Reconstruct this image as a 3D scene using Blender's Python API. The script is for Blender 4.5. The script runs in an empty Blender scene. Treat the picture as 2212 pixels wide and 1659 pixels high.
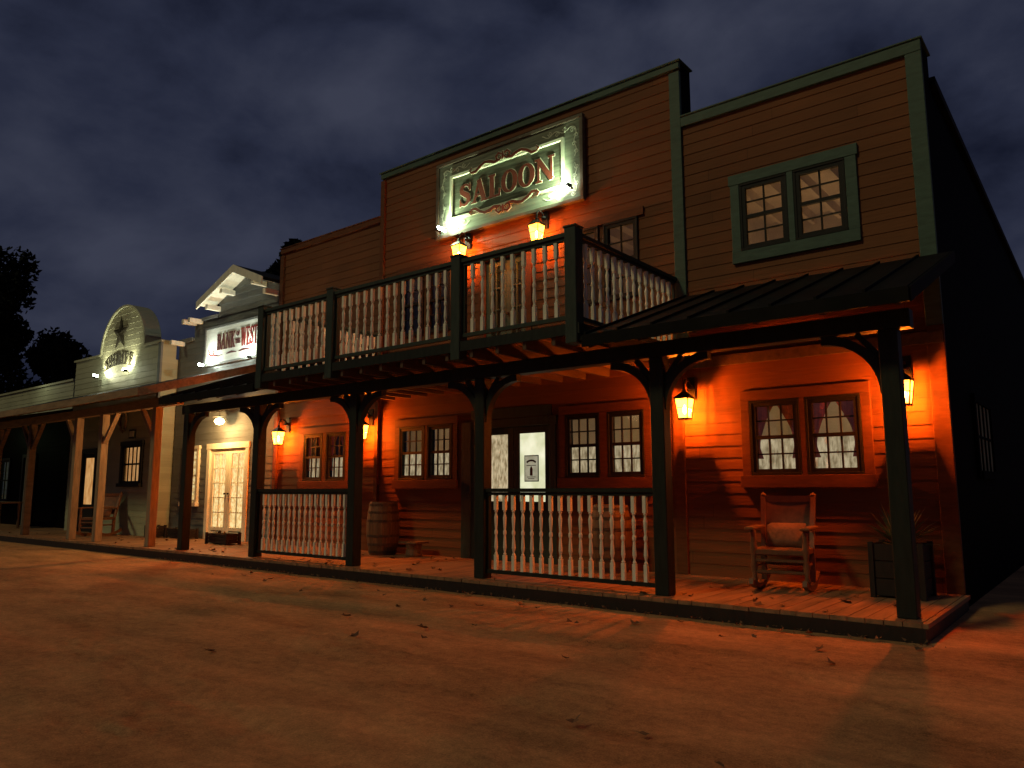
import bpy, math, random
import numpy as np
from mathutils import Vector, Matrix, noise
random.seed(7)
SC=bpy.context.scene
COL=bpy.context.collection
SC.view_settings.view_transform='Standard'
try: SC.view_settings.look='None'
except: pass
SC.view_settings.exposure=0
CO=.148

# ------------------------------------------------ materials
def newmat(name):
    m=bpy.data.materials.new(name);m.use_nodes=True
    nt=m.node_tree;nt.nodes.clear()
    out=nt.nodes.new('ShaderNodeOutputMaterial')
    return m,nt,out
def N(nt,t,**k):
    n=nt.nodes.new(t)
    for a,b in k.items(): setattr(n,a,b)
    return n
def L(nt,a,b): nt.links.new(a,b)
def math_n(nt,op,a,b=None,c=None):
    n=N(nt,'ShaderNodeMath',operation=op)
    for i,x in enumerate((a,b,c)):
        if x is None: continue
        if isinstance(x,(int,float)): n.inputs[i].default_value=x
        else: L(nt,x,n.inputs[i])
    return n.outputs[0]
def surf(name,col,rough=.65,var=.35,scale=(6,6,6),bump=.25,bdist=.01,metal=0,spec=.35,detail=8,trans=0):
    m,nt,out=newmat(name)
    tc=N(nt,'ShaderNodeTexCoord');mp=N(nt,'ShaderNodeMapping');L(nt,tc.outputs['Object'],mp.inputs[0])
    mp.inputs['Scale'].default_value=scale
    no=N(nt,'ShaderNodeTexNoise');no.inputs['Scale'].default_value=1;no.inputs['Detail'].default_value=detail;no.inputs['Roughness'].default_value=.65
    L(nt,mp.outputs[0],no.inputs['Vector'])
    cr=N(nt,'ShaderNodeValToRGB')
    c=np.array(col);lo=np.clip(c*(1-var),0,1);hi=np.clip(c*(1+var),0,1)
    cr.color_ramp.elements[0].position=.3;cr.color_ramp.elements[0].color=(*lo,1)
    cr.color_ramp.elements[1].position=.7;cr.color_ramp.elements[1].color=(*hi,1)
    L(nt,no.outputs[0],cr.inputs[0])
    b=N(nt,'ShaderNodeBsdfPrincipled');L(nt,cr.outputs[0],b.inputs['Base Color'])
    b.inputs['Roughness'].default_value=rough;b.inputs['Metallic'].default_value=metal
    b.inputs['Specular IOR Level'].default_value=spec
    bu=N(nt,'ShaderNodeBump');bu.inputs['Strength'].default_value=bump;bu.inputs['Distance'].default_value=bdist
    L(nt,no.outputs[0],bu.inputs['Height']);L(nt,bu.outputs[0],b.inputs['Normal'])
    o=b.outputs[0]
    if trans:
        t=N(nt,'ShaderNodeBsdfTranslucent');L(nt,cr.outputs[0],t.inputs[0])
        mx=N(nt,'ShaderNodeMixShader');mx.inputs[0].default_value=trans;L(nt,o,mx.inputs[1]);L(nt,t.outputs[0],mx.inputs[2]);o=mx.outputs[0]
    L(nt,o,out.inputs[0])
    return m
def siding_mat(name,col,course,z0,var=.3,rough=.7,blen=3.4,spec=.25):
    m,nt,out=newmat(name)
    tc=N(nt,'ShaderNodeTexCoord');sp=N(nt,'ShaderNodeSeparateXYZ');L(nt,tc.outputs['Object'],sp.inputs[0])
    row=math_n(nt,'FLOOR',math_n(nt,'DIVIDE',math_n(nt,'SUBTRACT',sp.outputs[2],z0-.001),course))
    w1=N(nt,'ShaderNodeTexWhiteNoise',noise_dimensions='1D');L(nt,row,w1.inputs['W'])
    xs=math_n(nt,'ADD',math_n(nt,'DIVIDE',sp.outputs[0],blen),math_n(nt,'MULTIPLY',w1.outputs[0],7.3))
    seg=math_n(nt,'FLOOR',xs);fr=math_n(nt,'FRACT',xs)
    joint=math_n(nt,'LESS_THAN',fr,.0016)
    cb=N(nt,'ShaderNodeCombineXYZ');L(nt,row,cb.inputs[0]);L(nt,seg,cb.inputs[1])
    w2=N(nt,'ShaderNodeTexWhiteNoise',noise_dimensions='3D');L(nt,cb.outputs[0],w2.inputs['Vector'])
    mp=N(nt,'ShaderNodeMapping');L(nt,tc.outputs['Object'],mp.inputs[0]);mp.inputs['Scale'].default_value=(1.6,1.6,28)
    ad=N(nt,'ShaderNodeVectorMath',operation='ADD');L(nt,mp.outputs[0],ad.inputs[0]);L(nt,w2.outputs['Color'],ad.inputs[1])
    no=N(nt,'ShaderNodeTexNoise');no.inputs['Scale'].default_value=1.3;no.inputs['Detail'].default_value=9;no.inputs['Roughness'].default_value=.7
    L(nt,ad.outputs[0],no.inputs['Vector'])
    n2=N(nt,'ShaderNodeTexNoise');n2.inputs['Scale'].default_value=.9;n2.inputs['Detail'].default_value=5;L(nt,tc.outputs['Object'],n2.inputs['Vector'])
    v=math_n(nt,'MULTIPLY_ADD',no.outputs[0],var*1.8,1-var*.9)
    v=math_n(nt,'MULTIPLY',v,math_n(nt,'MULTIPLY_ADD',w2.outputs['Value'],.2,.9))
    v=math_n(nt,'MULTIPLY',v,math_n(nt,'MULTIPLY_ADD',n2.outputs[0],.7,.65))
    v=math_n(nt,'MULTIPLY',v,math_n(nt,'SUBTRACT',1,math_n(nt,'MULTIPLY',joint,.6)))
    mx=N(nt,'ShaderNodeVectorMath',operation='SCALE');mx.inputs[0].default_value=col;L(nt,v,mx.inputs['Scale'])
    b=N(nt,'ShaderNodeBsdfPrincipled');L(nt,mx.outputs[0],b.inputs['Base Color']);b.inputs['Roughness'].default_value=rough
    b.inputs['Specular IOR Level'].default_value=spec
    bu=N(nt,'ShaderNodeBump');bu.inputs['Strength'].default_value=.55;bu.inputs['Distance'].default_value=.012
    L(nt,no.outputs[0],bu.inputs['Height']);L(nt,bu.outputs[0],b.inputs['Normal'])
    L(nt,b.outputs[0],out.inputs[0]);return m
def glow(name,c1,c2,strength,scale=(8,8,8),detail=4,p0=.35,p1=.65):
    m,nt,out=newmat(name)
    tc=N(nt,'ShaderNodeTexCoord');mp=N(nt,'ShaderNodeMapping');L(nt,tc.outputs['Object'],mp.inputs[0]);mp.inputs['Scale'].default_value=scale
    no=N(nt,'ShaderNodeTexNoise');no.inputs['Scale'].default_value=1;no.inputs['Detail'].default_value=detail;L(nt,mp.outputs[0],no.inputs['Vector'])
    cr=N(nt,'ShaderNodeValToRGB');cr.color_ramp.elements[0].position=p0;cr.color_ramp.elements[1].position=p1
    cr.color_ramp.elements[0].color=(*c1,1);cr.color_ramp.elements[1].color=(*c2,1);L(nt,no.outputs[0],cr.inputs[0])
    e=N(nt,'ShaderNodeEmission');e.inputs[1].default_value=strength;L(nt,cr.outputs[0],e.inputs[0])
    d=N(nt,'ShaderNodeBsdfDiffuse');d.inputs[0].default_value=(.2,.16,.12,1)
    a=N(nt,'ShaderNodeAddShader');L(nt,e.outputs[0],a.inputs[0]);L(nt,d.outputs[0],a.inputs[1]);L(nt,a.outputs[0],out.inputs[0]);return m
def glass_mat(name,tint=(1,1,1),gl=.12,em=None,es=0):
    m,nt,out=newmat(name)
    t=N(nt,'ShaderNodeBsdfTransparent');t.inputs[0].default_value=(*tint,1)
    g=N(nt,'ShaderNodeBsdfGlossy');g.inputs['Roughness'].default_value=.03
    mx=N(nt,'ShaderNodeMixShader');mx.inputs[0].default_value=gl;L(nt,t.outputs[0],mx.inputs[1]);L(nt,g.outputs[0],mx.inputs[2])
    o=mx.outputs[0]
    if em:
        e=N(nt,'ShaderNodeEmission');e.inputs[0].default_value=(*em,1);e.inputs[1].default_value=es
        a=N(nt,'ShaderNodeAddShader');L(nt,o,a.inputs[0]);L(nt,e.outputs[0],a.inputs[1]);o=a.outputs[0]
    L(nt,o,out.inputs[0]);return m
def emis(name,c,s):
    m,nt,out=newmat(name);e=N(nt,'ShaderNodeEmission');e.inputs[0].default_value=(*c,1);e.inputs[1].default_value=s;L(nt,e.outputs[0],out.inputs[0]);return m

M={}
M['red']=siding_mat('red_brown_siding',(.172,.060,.020),CO,.15)
M['gray']=siding_mat('weathered_gray_siding',(.14,.15,.15),CO,.15,.35)
M['cream']=siding_mat('cream_siding',(.34,.33,.22),CO,.15,.2)
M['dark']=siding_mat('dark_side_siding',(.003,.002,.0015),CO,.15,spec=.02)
M['green']=surf('green_trim_paint',(.052,.092,.068),.6,.25,(5,5,22),.25)
M['redtrim']=surf('brown_trim_paint',(.125,.043,.015),.65,.25,(5,5,22),.25,spec=.2)
M['postgreen']=surf('shaded_green_post_paint',(.017,.019,.014),.55,.3,(20,20,4),.3,spec=.2)  # green darkened to carry the shade under the porch roofs
M['balgreen']=surf('green_balcony_paint',(.034,.045,.034),.55,.3,(20,20,4),.3,spec=.25)
M['white']=surf('aged_white_paint',(.8,.76,.62),.55,.14,(14,14,5),.2)
M['deck']=surf('deck_boards',(.26,.135,.068),.6,.45,(9,1.2,9),.4)
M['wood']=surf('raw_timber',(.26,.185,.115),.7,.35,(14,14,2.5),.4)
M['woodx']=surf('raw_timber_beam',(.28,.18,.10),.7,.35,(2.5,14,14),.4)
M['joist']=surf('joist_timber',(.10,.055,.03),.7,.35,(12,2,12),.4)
M['barrel']=surf('oak_staves',(.13,.07,.035),.55,.4,(22,22,2.5),.4)
M['planterwood']=surf('dark_planter_wood',(.018,.010,.007),.6,.4,(16,16,5),.4)
M['iron']=surf('black_iron',(.025,.024,.023),.45,.3,(20,20,20),.2,metal=.6)
M['hoop']=surf('rusty_hoop',(.08,.055,.04),.5,.4,(20,20,20),.2,metal=.5)
M['roofmetal']=surf('dark_standing_seam_metal',(.008,.007,.006),.75,.4,(3,3,3),.15,spec=.1)
M['sash']=surf('dark_sash_paint',(.014,.012,.011),.6,.3,(20,20,20),.2,spec=.2)
M['signfield']=surf('sign_gray_green_planks',(.20,.225,.165),.85,.4,(2,8,26),.3,spec=.1)
M['signinner']=surf('sign_dark_planks',(.095,.105,.072),.85,.5,(2,8,30),.3,spec=.1)
M['signframe']=surf('sign_frame_wood',(.13,.11,.08),.7,.3,(8,8,8),.3,spec=.15)
M['cream_paint']=surf('cream_sign_paint',(.66,.72,.54),.7,.12,(10,10,10),.1,spec=.1)
M['letter']=surf('faded_red_letters',(.14,.035,.02),.7,.35,(14,14,14),.2,spec=.15)
M['white_sign']=surf('white_sign_board',(.7,.72,.68),.7,.15,(3,3,22),.15,spec=.1)
M['redletter']=surf('faded_red_sign_letters',(.17,.028,.025),.7,.3,(14,14,14),.1,spec=.1)
M['blackletter']=surf('dark_letters',(.10,.035,.035),.7,.3,(14,14,14),.1,spec=.1)
M['star']=surf('dark_star_paint',(.035,.03,.02),.7,.2,(14,14,14),.1,spec=.1)
M['leather']=surf('worn_leather',(.13,.055,.026),.55,.35,(9,9,9),.3)
M['cushion']=surf('cushion_cloth',(.17,.08,.045),.9,.3,(16,16,16),.4)
M['chairwood']=surf('chair_wood',(.16,.07,.032),.5,.35,(12,12,12),.3)
M['curtain']=surf('red_curtain_cloth',(.30,.065,.03),.9,.35,(40,10,3),.4,trans=.4)
M['plaster']=surf('interior_plaster',(.62,.54,.40),.8,.15,(2,2,2),.1)
M['leaf']=surf('dry_leaf',(.16,.075,.035),.7,.5,(12,12,12),.3)
M['blade']=surf('yucca_leaf',(.08,.09,.04),.5,.4,(8,8,8),.2)
M['foliage']=surf('tree_foliage',(.006,.008,.005),.8,.6,(1.2,1.2,1.2),.2,spec=.1)
M['bark']=surf('tree_bark',(.02,.016,.013),.8,.4,(8,8,2),.5)
M['lace']=glow('glowing_lace',(.34,.25,.12),(.98,.80,.48),.6,(26,26,9),6)  # emission put into the lace in place of light from the room behind
M['doorlace']=glow('glowing_door_glass',(.62,.64,.36),(1,.97,.70),.95,(3,3,3),5)  # panes emit by themselves; the door's backlight is put into the material
M['banklace']=glow('glowing_bank_curtain',(.75,.44,.14),(1,.78,.36),1.0,(26,26,14),5,.4,.6)  # curtain glow is in the material; no lamp stands inside the bank
M['shlace']=glow('glowing_sheriff_glass',(.7,.3,.08),(1,.55,.2),.6,(10,10,4),3)  # interior light painted as emission; the sheriff office has no lamp inside
M['glass']=glass_mat('window_glass',(.95,.95,.95),.09)
M['lantglass']=glass_mat('lantern_glass',(1,.85,.6),.05,(1,.33,.03),9)
M['bulb']=emis('lantern_bulb',(1,.62,.18),90)
M['floodlens']=emis('floodlight_lens',(.9,1,.8),90)
M['porchbulb']=emis('porch_lamp_glass',(1,.75,.35),20)
M['greenglow']=glow('dim_window_glow',(.06,.08,.05),(.16,.18,.11),.12,(5,5,5))  # store curtain and door leaf emit; their interior light is painted on
M['sideglow']=glow('glowing_side_pane',(.02,.024,.02),(.05,.06,.05),.08,(5,5,5))  # side pane emits faintly, imitating dim light from within
M['paper']=glow('glowing_poster_paper',(.5,.48,.32),(.7,.66,.46),.5,(9,9,9))  # paper emits; light from behind the door is put into its colour
M['paper2']=surf('notice_paper',(.5,.46,.34),.8,.2,(9,9,9),.1)
M['soil']=surf('soil',(.04,.03,.02),.9,.4,(20,20,20),.5)

# ------------------------------------------------ mesh builder
class MB:
    def __init__(s): s.v=[];s.f=[];s.mi=[]
    def add(s,vs,fs,mi=0):
        b=len(s.v);s.v+= [tuple(v) for v in vs];s.f+=[tuple(b+i for i in f) for f in fs];s.mi+=[mi]*len(fs)
    def box(s,x0,x1,y0,y1,z0,z1,mi=0,bev=0):
        vs=[(x0,y0,z0),(x1,y0,z0),(x1,y1,z0),(x0,y1,z0),(x0,y0,z1),(x1,y0,z1),(x1,y1,z1),(x0,y1,z1)]
        s.add(vs,[(0,3,2,1),(4,5,6,7),(0,1,5,4),(1,2,6,5),(2,3,7,6),(3,0,4,7)],mi)
    def beam(s,p,q,w,h,mi=0,up=(0,0,1)):
        p=Vector(p);q=Vector(q);d=(q-p).normalized();up=Vector(up)
        a=d.cross(up)
        if a.length<1e-4: a=d.cross(Vector((0,1,0)))
        a.normalize();b=a.cross(d).normalized();a*=w/2;b*=h/2
        vs=[p-a-b,p+a-b,p+a+b,p-a+b,q-a-b,q+a-b,q+a+b,q-a+b]
        s.add(vs,[(0,1,2,3),(4,7,6,5),(0,4,5,1),(1,5,6,2),(2,6,7,3),(3,7,4,0)],mi)
    def prism(s,poly,y0,y1,mi=0):
        n=len(poly);vs=[(x,y0,z) for x,z in poly]+[(x,y1,z) for x,z in poly]
        fs=[tuple(range(n)),tuple(range(2*n-1,n-1,-1))]+[(i,i+n,(i+1)%n+n,(i+1)%n) for i in range(n)]
        s.add(vs,fs,mi)
    def prismx(s,poly,x0,x1,mi=0):
        n=len(poly);vs=[(x0,y,z) for y,z in poly]+[(x1,y,z) for y,z in poly]
        fs=[tuple(range(n)),tuple(range(2*n-1,n-1,-1))]+[(i,i+n,(i+1)%n+n,(i+1)%n) for i in range(n)]
        s.add(vs,fs,mi)
    def lathe(s,prof,c=(0,0,0),seg=16,mi=0,caps=True):
        b=[];n=len(prof)
        for r,z in prof:
            for k in range(seg):
                a=2*math.pi*(k+.5)/seg;b.append((c[0]+r*math.cos(a),c[1]+r*math.sin(a),c[2]+z))
        fs=[]
        for i in range(n-1):
            for k in range(seg):
                k2=(k+1)%seg;fs.append((i*seg+k,i*seg+k2,(i+1)*seg+k2,(i+1)*seg+k))
        if caps: fs.append(tuple(range(seg-1,-1,-1)));fs.append(tuple((n-1)*seg+k for k in range(seg)))
        s.add(b,fs,mi)
    def stroke(s,pts,ws,y0,y1,o=(0,0),sc=1,grow=0,closed=False,mi=0):
        P=[Vector((p[0]*sc+o[0],p[1]*sc+o[1])) for p in pts];n=len(P)
        if isinstance(ws,(int,float)): ws=[ws]*n
        if grow and not closed:
            d=(P[0]-P[1]).normalized();P[0]=P[0]+d*grow
            d=(P[-1]-P[-2]).normalized();P[-1]=P[-1]+d*grow
        A=[];B=[]
        for i in range(n):
            if closed: t=P[(i+1)%n]-P[(i-1)%n]
            else: t=P[min(i+1,n-1)]-P[max(i-1,0)]
            t.normalize();nn=Vector((-t.y,t.x))*(ws[i]*sc/2+grow)
            A.append(P[i]+nn);B.append(P[i]-nn)
        vs=[]
        for i in range(n): vs+=[(A[i].x,y0,A[i].y),(B[i].x,y0,B[i].y),(A[i].x,y1,A[i].y),(B[i].x,y1,B[i].y)]
        fs=[];m=n if closed else n-1
        for i in range(m):
            a=4*i;b=4*((i+1)%n)
            fs+=[(a,a+1,b+1,b),(a+2,b+2,b+3,a+3),(a,b,b+2,a+2),(a+1,a+3,b+3,b+1)]
        if not closed: fs+=[(0,2,3,1),(4*n-4,4*n-3,4*n-1,4*n-2)]
        s.add(vs,fs,mi)
    def mesh(s,name,mats,off=(0,0,0),smooth=False):
        me=bpy.data.meshes.new(name)
        v=[(a-off[0],b-off[1],c-off[2]) for a,b,c in s.v]
        me.from_pydata(v,[],s.f)
        if not isinstance(mats,(list,tuple)): mats=[mats]
        for m in mats: me.materials.append(m)
        me.polygons.foreach_set('material_index',s.mi)
        if smooth: me.polygons.foreach_set('use_smooth',[True]*len(s.f))
        me.update();return me
def wloc(o):
    v=Vector((0,0,0))
    while o: v+=o.location;o=o.parent
    return v
def thing(name,loc,label,cat,group=None,kind=None):
    o=bpy.data.objects.new(name,None);o.location=loc;o.empty_display_size=.2;COL.objects.link(o)
    o['label']=label;o['category']=cat
    if group:o['group']=group
    if kind:o['kind']=kind
    return o
def part(name,mb,mats,parent,label=None,smooth=False,bevel=0):
    me=mb.mesh(name,mats,wloc(parent),smooth)
    o=bpy.data.objects.new(name,me);o.parent=parent;COL.objects.link(o)
    if label:o['label']=label
    if bevel:
        b=o.modifiers.new('b','BEVEL');b.width=bevel;b.segments=1;b.limit_method='ANGLE'
    return o
def single(name,mb,mats,loc,label,cat,group=None,kind=None,smooth=False):
    me=mb.mesh(name,mats,loc,smooth);o=bpy.data.objects.new(name,me);o.location=loc;COL.objects.link(o)
    if kind!='structure' : o['label']=label;o['category']=cat
    if group:o['group']=group
    if kind:o['kind']=kind
    return o
def copy_tree(o,loc,rotz=None,parent=None,label=None):
    c=o.copy();COL.objects.link(c)
    if parent is not None: c.parent=parent
    if loc is not None: c.location=loc
    if rotz is not None: c.rotation_euler=(0,0,rotz)
    if label: c['label']=label
    for ch in o.children:
        copy_tree(ch,None,None,c)
    return c
def light(name,kind,loc,power,col,parent=None,**k):
    l=bpy.data.lights.new(name,kind);l.energy=power;l.color=col
    for a,b in k.items(): setattr(l,a,b)
    o=bpy.data.objects.new(name,l);COL.objects.link(o)
    if parent: o.parent=parent;o.location=Vector(loc)-wloc(parent)
    else:o.location=loc
    return o

# ------------------------------------------------ constants
yP=7.32;yW=9.23;yB=6.75
xR,xCR,xCL,xL=-1.396,-4.37,-10.51,-13.68
H1,H2=6.32,7.16
DZ=.15

def cells(x0,x1,z0,z1,ops,zextra=()):
    ops=[o for o in ops if o[1]>x0 and o[0]<x1]
    zs=sorted(set([z0,z1]+[z for o in ops for z in (o[2],o[3]) if z0<z<z1]+[z for z in zextra if z0<z<z1]))
    for a,b in zip(zs[:-1],zs[1:]):
        if b-a<1e-5: continue
        m=(a+b)/2
        iv=sorted([(o[0],o[1]) for o in ops if o[2]<m<o[3]])
        c=x0
        for u,v in iv:
            if u>c: yield c,min(u,x1),a,b
            c=max(c,v)
        if c<x1: yield c,x1,a,b
def siding(mb,x0,x1,z0,z1,y,ops,course=CO,t=.0095,zb=.15):
    k0=int(math.floor((z0-zb)/course));rows=[zb+course*k for k in range(k0,k0+int((z1-z0)/course)+3)]
    for a,b,c,d in cells(x0,x1,z0,z1,ops,rows):
        k=math.floor(((c+d)/2-zb)/course);zr=zb+k*course
        ya=y-t*(1-(c-zr)/course);yb=y-t*(1-(d-zr)/course)
        vs=[(a,ya,c),(b,ya,c),(b,yb,d),(a,yb,d),(a,y+.01,c),(b,y+.01,c)]
        mb.add(vs,[(0,1,2,3)]+([(4,5,1,0)] if abs(c-zr)<1e-4 else []))
def backing(mb,x0,x1,z0,z1,y0,y1,ops):
    for a,b,c,d in cells(x0,x1,z0,z1,ops): mb.box(a,b,y0,y1,c,d)

def wavy(mb,x0,x1,z0,z1,y):
    n=max(10,int((x1-x0)/.02));vs=[]
    for i in range(n+1):
        x=x0+(x1-x0)*i/n;yy=y+.012*math.sin(x*60)+.006*math.sin(x*23)
        vs+=[(x,yy,z0),(x,yy,z1)]
    mb.add(vs,[(2*i,2*i+2,2*i+3,2*i+1) for i in range(n)])
def add_window(parent,x0,x1,z0,z1,y,casing,cols=2,rows=2,trim=.1,sill=True,double=True,curtain=None,inner=None,sashmat=None,name='window',fw=.055,thin=False):
    mb=MB();t=trim
    if thin:
        mb.box(x0-t,x0,y-.03,y+.02,z0,z1);mb.box(x1,x1+t,y-.03,y+.02,z0,z1);mb.box(x0-t,x1+t,y-.032,y+.02,z1,z1+t);mb.box(x0-t,x1+t,y-.04,y+.02,z0-t,z0)
    else:
        mb.box(x0-t,x0,y-.045,y+.02,z0,z1);mb.box(x1,x1+t,y-.045,y+.02,z0,z1)
        mb.box(x0-t-.02,x1+t+.02,y-.05,y+.02,z1,z1+t)
        if sill: mb.box(x0-t-.03,x1+t+.03,y-.09,y+.02,z0-.09,z0)
        else: mb.box(x0-t,x1+t,y-.05,y+.02,z0-t,z0)
    w=part(name,mb,casing,parent,bevel=.004)
    s=MB();f=fw;ya,yb=y-.02,y+.03
    s.box(x0,x0+f,ya,yb,z0,z1);s.box(x1-f,x1,ya,yb,z0,z1);s.box(x0+f,x1-f,ya,yb,z0,z0+f);s.box(x0+f,x1-f,ya,yb,z1-f,z1)
    zm=(z0+z1)/2
    segs=[(z0+f,z1-f)]
    if double:
        s.box(x0+f,x1-f,ya+.004,yb,zm-.022,zm+.022);segs=[(z0+f,zm-.022),(zm+.022,z1-f)]
    for (a,b) in segs:
        for i in range(1,cols):
            xc=x0+f+(x1-x0-2*f)*i/cols;s.box(xc-.009,xc+.009,ya+.018,yb-.006,a,b)
        for j in range(1,rows):
            zc=a+(b-a)*j/rows;s.box(x0+f,x1-f,ya+.02,yb-.008,zc-.009,zc+.009)
    part('sash',s,sashmat or M['sash'],w)
    g=MB();g.box(x0+f,x1-f,y+.018,y+.022,z0+f,z1-f);part('pane_glass',g,M['glass'],w)
    if inner=='half':
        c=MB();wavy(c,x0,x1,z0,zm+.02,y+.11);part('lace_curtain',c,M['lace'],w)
    elif inner is not None:
        c=MB();wavy(c,x0,x1,z0,z1,y+.09);part('lace_curtain',c,inner,w)
    if curtain:
        c=MB();xm=(x0+x1)/2;n=16
        for sgn in (-1,1):
            e=x0 if sgn<0 else x1
            vs=[]
            for i in range(n+1):
                tt=i/n;z=z1-tt*(z1-z0)*.8
                k=math.sin(min(1,tt*1.25)*math.pi/2);reach=(xm-e)*(1.0-.75*k)
                if tt>.8: reach=(xm-e)*(.25+.6*(tt-.8))
                for q in range(5): vs.append((e+reach*q/4,y+.05+.012*math.sin(q*2.4+i*.6),z))
            c.add(vs,[(5*i+q,5*i+5+q,5*i+6+q,5*i+1+q) for i in range(n) for q in range(4)])
        part('curtain',c,M['curtain'],w)
    return w

# ------------------------------------------------ glyphs
def ell(cx,cz,rx,rz,a0,a1,n):
    return [(cx+rx*math.cos(math.radians(a0+(a1-a0)*i/n)),cz+rz*math.sin(math.radians(a0+(a1-a0)*i/n))) for i in range(n+1)]
def glyph(ch):
    S=[];T=.2;t=.09
    def st(p,w,closed=False): S.append((p,w,closed))
    def stem(x,lo=0,hi=1,w=T,s0=True,s1=True):
        st([(x,lo),(x,hi)],w)
        if s0: st([(x-w/2-.07,.04),(x+w/2+.07,.04)],.08)
        if s1: st([(x-w/2-.07,.96),(x+w/2+.07,.96)],.08)
    W=.7
    if ch=='S':
        p=[(.54,.74),(.50,.86),(.40,.935),(.28,.94),(.16,.87),(.12,.75),(.16,.64),(.30,.54),(.43,.45),(.50,.33),(.48,.19),(.38,.08),(.26,.06),(.14,.12),(.08,.26)]
        w=[.06,.08,.10,.10,.15,.19,.21,.23,.23,.21,.19,.12,.10,.09,.06]
        st(p,w);st([(.55,.66),(.55,.98)],.05);st([(.07,.02),(.07,.34)],.05);W=.64
    elif ch=='A':
        st([(.13,.02),(.40,.98)],.09);st([(.66,.02),(.38,.98)],.2);st([(.2,.32),(.58,.32)],.08);st([(0,.04),(.27,.04)],.08);st([(.5,.04),(.83,.04)],.08);W=.84
    elif ch=='L':
        stem(.2);st([(.04,.045),(.58,.045)],.09);st([(.585,0),(.585,.32)],.07);W=.66
    elif ch=='O':
        n=36;p=ell(.39,.5,.28,.44,0,360,n)[:-1];w=[t+.12*abs(math.cos(2*math.pi*i/n))**1.3 for i in range(n)];st(p,w,True);W=.8
    elif ch=='N':
        st([(.15,0),(.15,1)],.09);st([(.72,0),(.72,1)],.09);st([(.14,.97),(.73,.03)],.19);st([(.02,.04),(.29,.04)],.08);st([(0,.96),(.2,.96)],.08);st([(.58,.96),(.86,.96)],.08);W=.88
    elif ch=='B':
        stem(.2);p=[(.2,.95)]+ell(.36,.745,.2,.205,90,-90,8)+[(.2,.54)];st(p,[.09,.09]+[.09+.1*math.sin(math.pi*i/8) for i in range(1,8)]+[.09,.09])
        p=[(.2,.5)]+ell(.38,.27,.24,.225,90,-90,8)+[(.2,.045)];st(p,[.09,.09]+[.09+.11*math.sin(math.pi*i/8) for i in range(1,8)]+[.09,.09]);W=.74
    elif ch=='R':
        stem(.2);p=[(.2,.95)]+ell(.37,.725,.21,.225,90,-90,8)+[(.2,.5)];st(p,[.09,.09]+[.09+.1*math.sin(math.pi*i/8) for i in range(1,8)]+[.09,.09])
        st([(.38,.5),(.62,.04)],.19);st([(.5,.04),(.78,.04)],.08);W=.78
    elif ch=='K':
        stem(.2);st([(.28,.4),(.64,.95)],.09);st([(.38,.52),(.66,.04)],.19);st([(.52,.96),(.78,.96)],.08);st([(.5,.04),(.82,.04)],.08);W=.82
    elif ch=='W':
        for a,b,w in ((.12,.33,.18),(.33,.5,.08),(.5,.72,.18),(.72,.9,.08)):
            up=(a in(.12,.5));st([(a,.98 if up else .02),(b,.02 if up else .98)],w)
        st([(0,.96),(.27,.96)],.08);st([(.4,.96),(.62,.96)],.08);st([(.8,.96),(1.0,.96)],.08);W=1.02
    elif ch in 'EF':
        stem(.2);st([(.1,.955),(.56,.955)],.09);st([(.57,.72),(.57,1)],.06);st([(.2,.5),(.45,.5)],.08);st([(.45,.38),(.45,.62)],.05)
        if ch=='E': st([(.1,.045),(.6,.045)],.09);st([(.6,0),(.6,.3)],.06)
        W=.68
    elif ch=='T':
        stem(.34,s1=False);st([(.02,.95),(.66,.95)],.09);st([(.03,.7),(.03,1)],.06);st([(.65,.7),(.65,1)],.06);W=.7
    elif ch=='H':
        stem(.18,w=.18);stem(.62,w=.18);st([(.2,.5),(.6,.5)],.08);W=.82
    elif ch=='I': stem(.19);W=.4
    else: W=.35
    return S,W
def word(mb,txt,x0,x1,z0,h,y,depth=.012,grow=0,fn=None):
    gl=[glyph(c) for c in txt];tot=sum(w for _,w in gl)*h
    sx=(x1-x0)/tot;x=x0;k=0
    for S,w in gl:
        for p,ww,cl in S:
            k+=1
            tmp=MB();tmp.stroke(p,ww,y-depth-.0004*(k%7),y,(0,0),h,grow,cl)
            vs=[]
            for (a,b,c) in tmp.v:
                X=x+a*sx;vs.append((X,b,c+z0+(fn(X) if fn else 0)))
            mb.add(vs,tmp.f)
        x+=w*h*sx

# ------------------------------------------------ ground, sky
xs=np.concatenate([np.linspace(-300,-40,14),np.linspace(-36,-12,70),np.linspace(-11.8,3,330),np.linspace(4,300,12)])
ys=np.concatenate([np.linspace(-60,-1,8),np.linspace(0,7.4,230),np.linspace(7.8,30,14),np.linspace(45,400,8)])
vs=[]
for y in ys:
    for x in xs:
        z=0
        if -36<x<4 and -.5<y<9.2:
            p=Vector((x*.55,y*1.1,0));z=.022*noise.noise(p)+.014*noise.noise(Vector((x*1.6+4,y*3.0,1)))
            k=max(0,noise.noise(Vector((x*.8,y*1.3,9)))-.0)
            z+=(.004+.034*k)*noise.noise(Vector((x*5,y*8,2)))+(.003+.022*k)*noise.noise(Vector((x*12,y*14,5)))
            for (yc,ph) in((5.2,0),(3.7,1),(2.7,2.2)):
                r=math.exp(-((y-yc+.25*math.sin(x*.3+ph))/.12)**2);z-=.026*r*max(0,.4+1.0*noise.noise(Vector((x*.9,ph,0))))*(1+.3*math.sin(x*38))
            if y>6.6: z*=max(.25,1-(y-6.6)*1.6)
            z-=.014
        vs.append((x,y,z))
nx=len(xs);fs=[(j*nx+i,j*nx+i+1,(j+1)*nx+i+1,(j+1)*nx+i) for j in range(len(ys)-1) for i in range(nx-1)]
g=MB();g.add(vs,fs)
m,nt,out=newmat('packed_dirt')
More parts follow.
